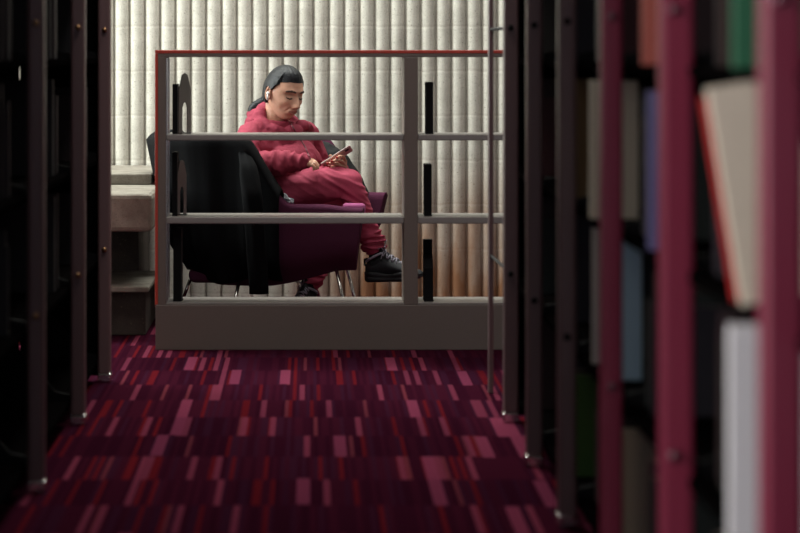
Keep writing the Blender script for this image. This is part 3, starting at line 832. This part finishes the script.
# trousers
tr = MB()
tr.limb([HPn, P(300, 186.5, 13.31), P(334, 183, 13.255), KNn, P(358, 208, 13.26), P(368, 232, 13.295), P(373.5, 241.5, 13.32)], [.092, .088, .074, .062, .056, .047, .044])
tr.limb([P(372, 240, 13.315), P(376.5, 247, 13.33)], [.047, .038])
tr.limb([HPf, P(305, 199, 13.56), KNf, P(333, 235, 13.50), P(316, 270, 13.485), P(310.5, 280, 13.48)], [.09, .08, .062, .052, .044, .038])
tr.limb([P(258, 193, 13.42), P(258, 195, 13.56)], [.12, .12])
def tfold(co, n):
    k = (co-KNn).length; an = min((co-P(374, 246, 13.32)).length, (co-P(313, 276, 13.48)).length)
    a_ = sm(.14, .03, an)
    # tight diagonal creases fanning from the bent knee / hip
    q = co.x*.55+co.z*1.0
    v = 1-2.4*abs(noise.noise(Vector((q*30, co.y*4, (co.x-co.z)*4))))
    s_ = sm(.26, .05, k)
    v2 = 1-2.6*abs(noise.noise(Vector((co.x*10, co.y*14, co.z*46))))
    v3 = 1-2.4*abs(noise.noise(Vector((co.x*8, co.y*6, co.z*16+co.x*8))))
    return .0065*v*(.35+s_)*(1-a_)+.020*a_*v2+.004*v3
tme = remesh(tr, .0055, 7, .5, tfold)
trousers = link('trousers', tme, M['trousers'], person)
# zip down the front of the hoodie
dg = bpy.context.evaluated_depsgraph_get()
bv = BVHTree.FromPolygons([hoodie.matrix_basis @ v.co + person.location for v in hme.vertices], [p.vertices[:] for p in hme.polygons])
def strand(pa, name, r, mat):
    eye = Vector((0, 0, EYE)); pts_ = []
    for k in range(40):
        t = k/39*(len(pa)-1); j = min(int(t), len(pa)-2); px = lerp(pa[j][0], pa[j+1][0], t-j); py = lerp(pa[j][1], pa[j+1][1], t-j)
        w = P(px, py, 13); h = bv.ray_cast(eye, (w-eye).normalized())
        if h[0]: pts_.append(h[0]+h[1]*.001)
    if len(pts_) > 4: part(MB().tube(pts_, r, 6), name, mat, hoodie, None, True)
strand([(291, 124), (295, 131), (305, 147), (313, 166)], 'zip', .0035, M['zip'])
strand([(287, 120), (290, 128), (293, 138)], 'drawstring', .0028, M['hoodie'])

# shoes
def shoe(heel, toe, label, roll=0.0, ankle=None):
    a, s_, n_ = shoe_axes(heel, toe); Ln = (toe-heel).length
    def W(x_, y_, z_): return heel+a*(x_*Ln)+s_*y_+n_*(z_*1.22)
    t = MB(); up = []
    st = [(-.03, .026, .03, .070), (.02, .034, .02, .084), (.11, .038, .02, .088), (.22, .038, .02, .100), (.32, .038, .02, .106), (.44, .041, .02, .094), (.6, .046, .02, .076), (.74, .047, .02, .060), (.86, .042, .02, .050), (.95, .030, .02, .040), (.99, .015, .022, .032)]
    for x_, w_, z0, z1 in st:
        r = []
        for k in range(20):
            an = 2*PI*k/20; ca, sa = math.cos(an), math.sin(an)
            r.append(W(x_, w_*ca*(1-.28*max(0, sa)), (z0+z1)/2+(z1-z0)/2*sa))
        up.append(r)
    t.loft(up)
    root = part(t, 'shoe', M['shoe'], person, label, True)
    sb = root.modifiers.new('s', 'SUBSURF'); sb.levels = 1; sb.render_levels = 2
    so_ = MB(); rings_ = []
    for k in range(29):
        x_ = -.06+1.08*k/28; e = math.sqrt(max(0.02, 1-(2*(k/28)-1)**6))
        w_ = (.040+.010*sm(.3, .75, x_)-.006*g(x_-.45, .12))*e
        zb = .0+.018*sm(.72, 1.02, x_)+.008*sm(.02, -.06, x_); ztp = .034+.008*sm(.2, -.05, x_)+.004*math.sin(x_*11)
        mid_ = (zb+ztp)/2
        rings_.append([W(x_, w_*c_*(1-q_), z_) for c_, z_, q_ in ((1, zb+.006, 0), (1.02, mid_-.004, 0), (.86, mid_, 0), (1.02, mid_+.005, 0), (.97, ztp, .02), (-.97, ztp, .02), (-1.02, mid_+.005, 0), (-.86, mid_, 0), (-1.02, mid_-.004, 0), (-1, zb+.006, 0), (-.8, zb, 0), (.8, zb, 0))])
    so_.loft(rings_); part(so_, 'sole', M['sole'], root, None, True)
    # heel loop and collar, tongue
    part(MB().tube([W(.0, 0, .088), W(-.05, 0, .086), W(-.055, 0, .066), W(-.02, 0, .06)], .006, 8), 'heel_loop', M['sole'], root, None, True)
    cl_ = [W(.14+.15*math.cos(q*PI/10), .034*math.sin(q*PI/10), .094+.016*math.cos(q*PI/10)) for q in range(21)]
    part(MB().tube(cl_, .006, 8, False), 'collar', M['lace'], root, 'grey collar piping', True)
    part(MB().limb([W(.34, 0, .092), W(.27, 0, .118)], [.024, .014], 12), 'tongue', M['shoe'], root, None, True)
    # laces: crossings, eyelets, bow
    lc = MB()
    for q in range(4):
        x_ = .34+.085*q; h_ = .110-.0095*q-.0008*q*q
        lc.tube([W(x_-.02, -.027, h_-.012), W(x_, -.012, h_), W(x_+.03, .012, h_-.004), W(x_+.05, .027, h_-.020)], .0038, 6)
        lc.tube([W(x_-.02, .027, h_-.012), W(x_, .012, h_), W(x_+.03, -.012, h_-.004), W(x_+.05, -.027, h_-.020)], .0038, 6)
    b0 = W(.32, -.006, .116)
    for dx, dy, dz in ((-.12, -.03, .012), (.10, -.03, .02), (.03, .02, .05), (-.02, -.035, -.035), (.12, -.02, -.01)):
        e1 = b0+a*(dx*Ln)*.6+s_*dy+n_*dz; lc.tube([b0, b0.lerp(e1, .5)+n_*.012, e1], .0030, 6)
    part(lc, 'laces', M['lace'], root, 'grey laces', True)
    if ankle is not None:
        part(MB().limb([W(.34, 0, .070), W(.15, 0, .07), ankle, ankle.lerp(P(372, 244, 13.315), .4) if ankle.x > .1 else ankle+Vector((.02, 0, .03))], [.030, .036, .037, .036]), 'sock', M['sock'], person, None, True)
    return root
shoe(*footN, 'black trail shoe with grey laces on raised foot', 0, ANn)
shoe(*footF, 'black trail shoe with grey laces on floor', 0, ANf)

# phone
Lp = Vector((.84, 0, .54)).normalized(); Np = Vector((.5, -.4, -.78)).normalized(); Np = (Np-Lp*Np.dot(Lp)).normalized(); Wp = Np.cross(Lp)
PR = Matrix((Lp, Wp, Np)).transposed(); pc = P(337, 156.8, 13.272)
ph = thing('phone', 'rose-backed smartphone held up in the left hand of the seated woman', 'phone', pc)
part(MB().box(pc, (.158, .076, .007), PR, .003, 3), 'case', M['phone_edge'], ph, 'pale metallic phone rim')
part(MB().box(pc+Np*.0042, (.150, .069, .0014), PR, .0005, 1), 'back_cover', M['phone_back'], ph, 'rose-coloured back')
part(MB().box(pc-Np*.0042, (.150, .069, .0012), PR), 'screen', M['screen'], ph)
part(MB().box(pc+Np*.0058+Lp*.055+Wp*.018, (.020, .020, .0025), PR, .001, 1), 'camera_bump', M['screen'], ph)

# ------------------------------------------------------------------ light
def area(name, loc, size, sizey, rot, power, col, spread=None):
    l = bpy.data.lights.new(name, 'AREA'); l.shape = 'RECTANGLE'; l.size = size; l.size_y = sizey; l.energy = power; l.color = col
    if spread: l.spread = spread
    o = bpy.data.objects.new(name, l); COL.objects.link(o); o.location = loc; o.rotation_euler = rot; return o
def winlight(k, power, col):
    a, b, c, d = WIN[k]
    # faces +X
    return area('window_daylight', (WX+.02, (a+b)/2, (c+d)/2), d-c, b-a, (0, -PI/2, 0), power, col)
winlight(0, 190, (1, .95, .92))
winlight(1, 210, (.93, 1.0, .97))
# skylight strip in the ceiling along the ribbed wall
area('skylight_daylight', (-.9, 13.75, 3.95), 4.2, .9, (0, 0, 0), 230, (.97, 1, .94))
# unseen fill lamp with housing, added over the aisle for front ambient light
lamp = thing('ceiling_fill_lamp', 'added unseen fill lamp on the ceiling above the aisle between the shelving runs', 'lamp', (-.05, 9.7, 3.93))
part(MB().b6(-.35, .25, 8.2, 11.2, 3.93, 3.998, .01), 'housing', M['white_plastic'], lamp)
area('ceiling_fill_light', (-.05, 9.7, 3.92), .5, 2.9, (0, 0, 0), 60, (1, .96, .93))
w = bpy.data.worlds.new('world'); S.world = w; w.use_nodes = True
w.node_tree.nodes['Background'].inputs[0].default_value = (.8, .85, 1, 1); w.node_tree.nodes['Background'].inputs[1].default_value = .9

# ------------------------------------------------------------------ camera
cd = bpy.data.cameras.new('camera'); cam = bpy.data.objects.new('camera', cd); COL.objects.link(cam)
cam.location = (0, 0, EYE); cam.rotation_euler = (PI/2, 0, 0)
cd.sensor_width = 36; cd.lens = 36*F/800; cd.shift_x = 90/800; cd.shift_y = -216.5/800
cd.clip_start = .1; cd.clip_end = 60
cd.dof.use_dof = True; cd.dof.focus_distance = 13.35; cd.dof.aperture_fstop = 3.0
S.camera = cam
S.view_settings.view_transform = 'Standard'; S.view_settings.look = 'None'; S.view_settings.gamma = 1
S.view_settings.exposure = 0.0
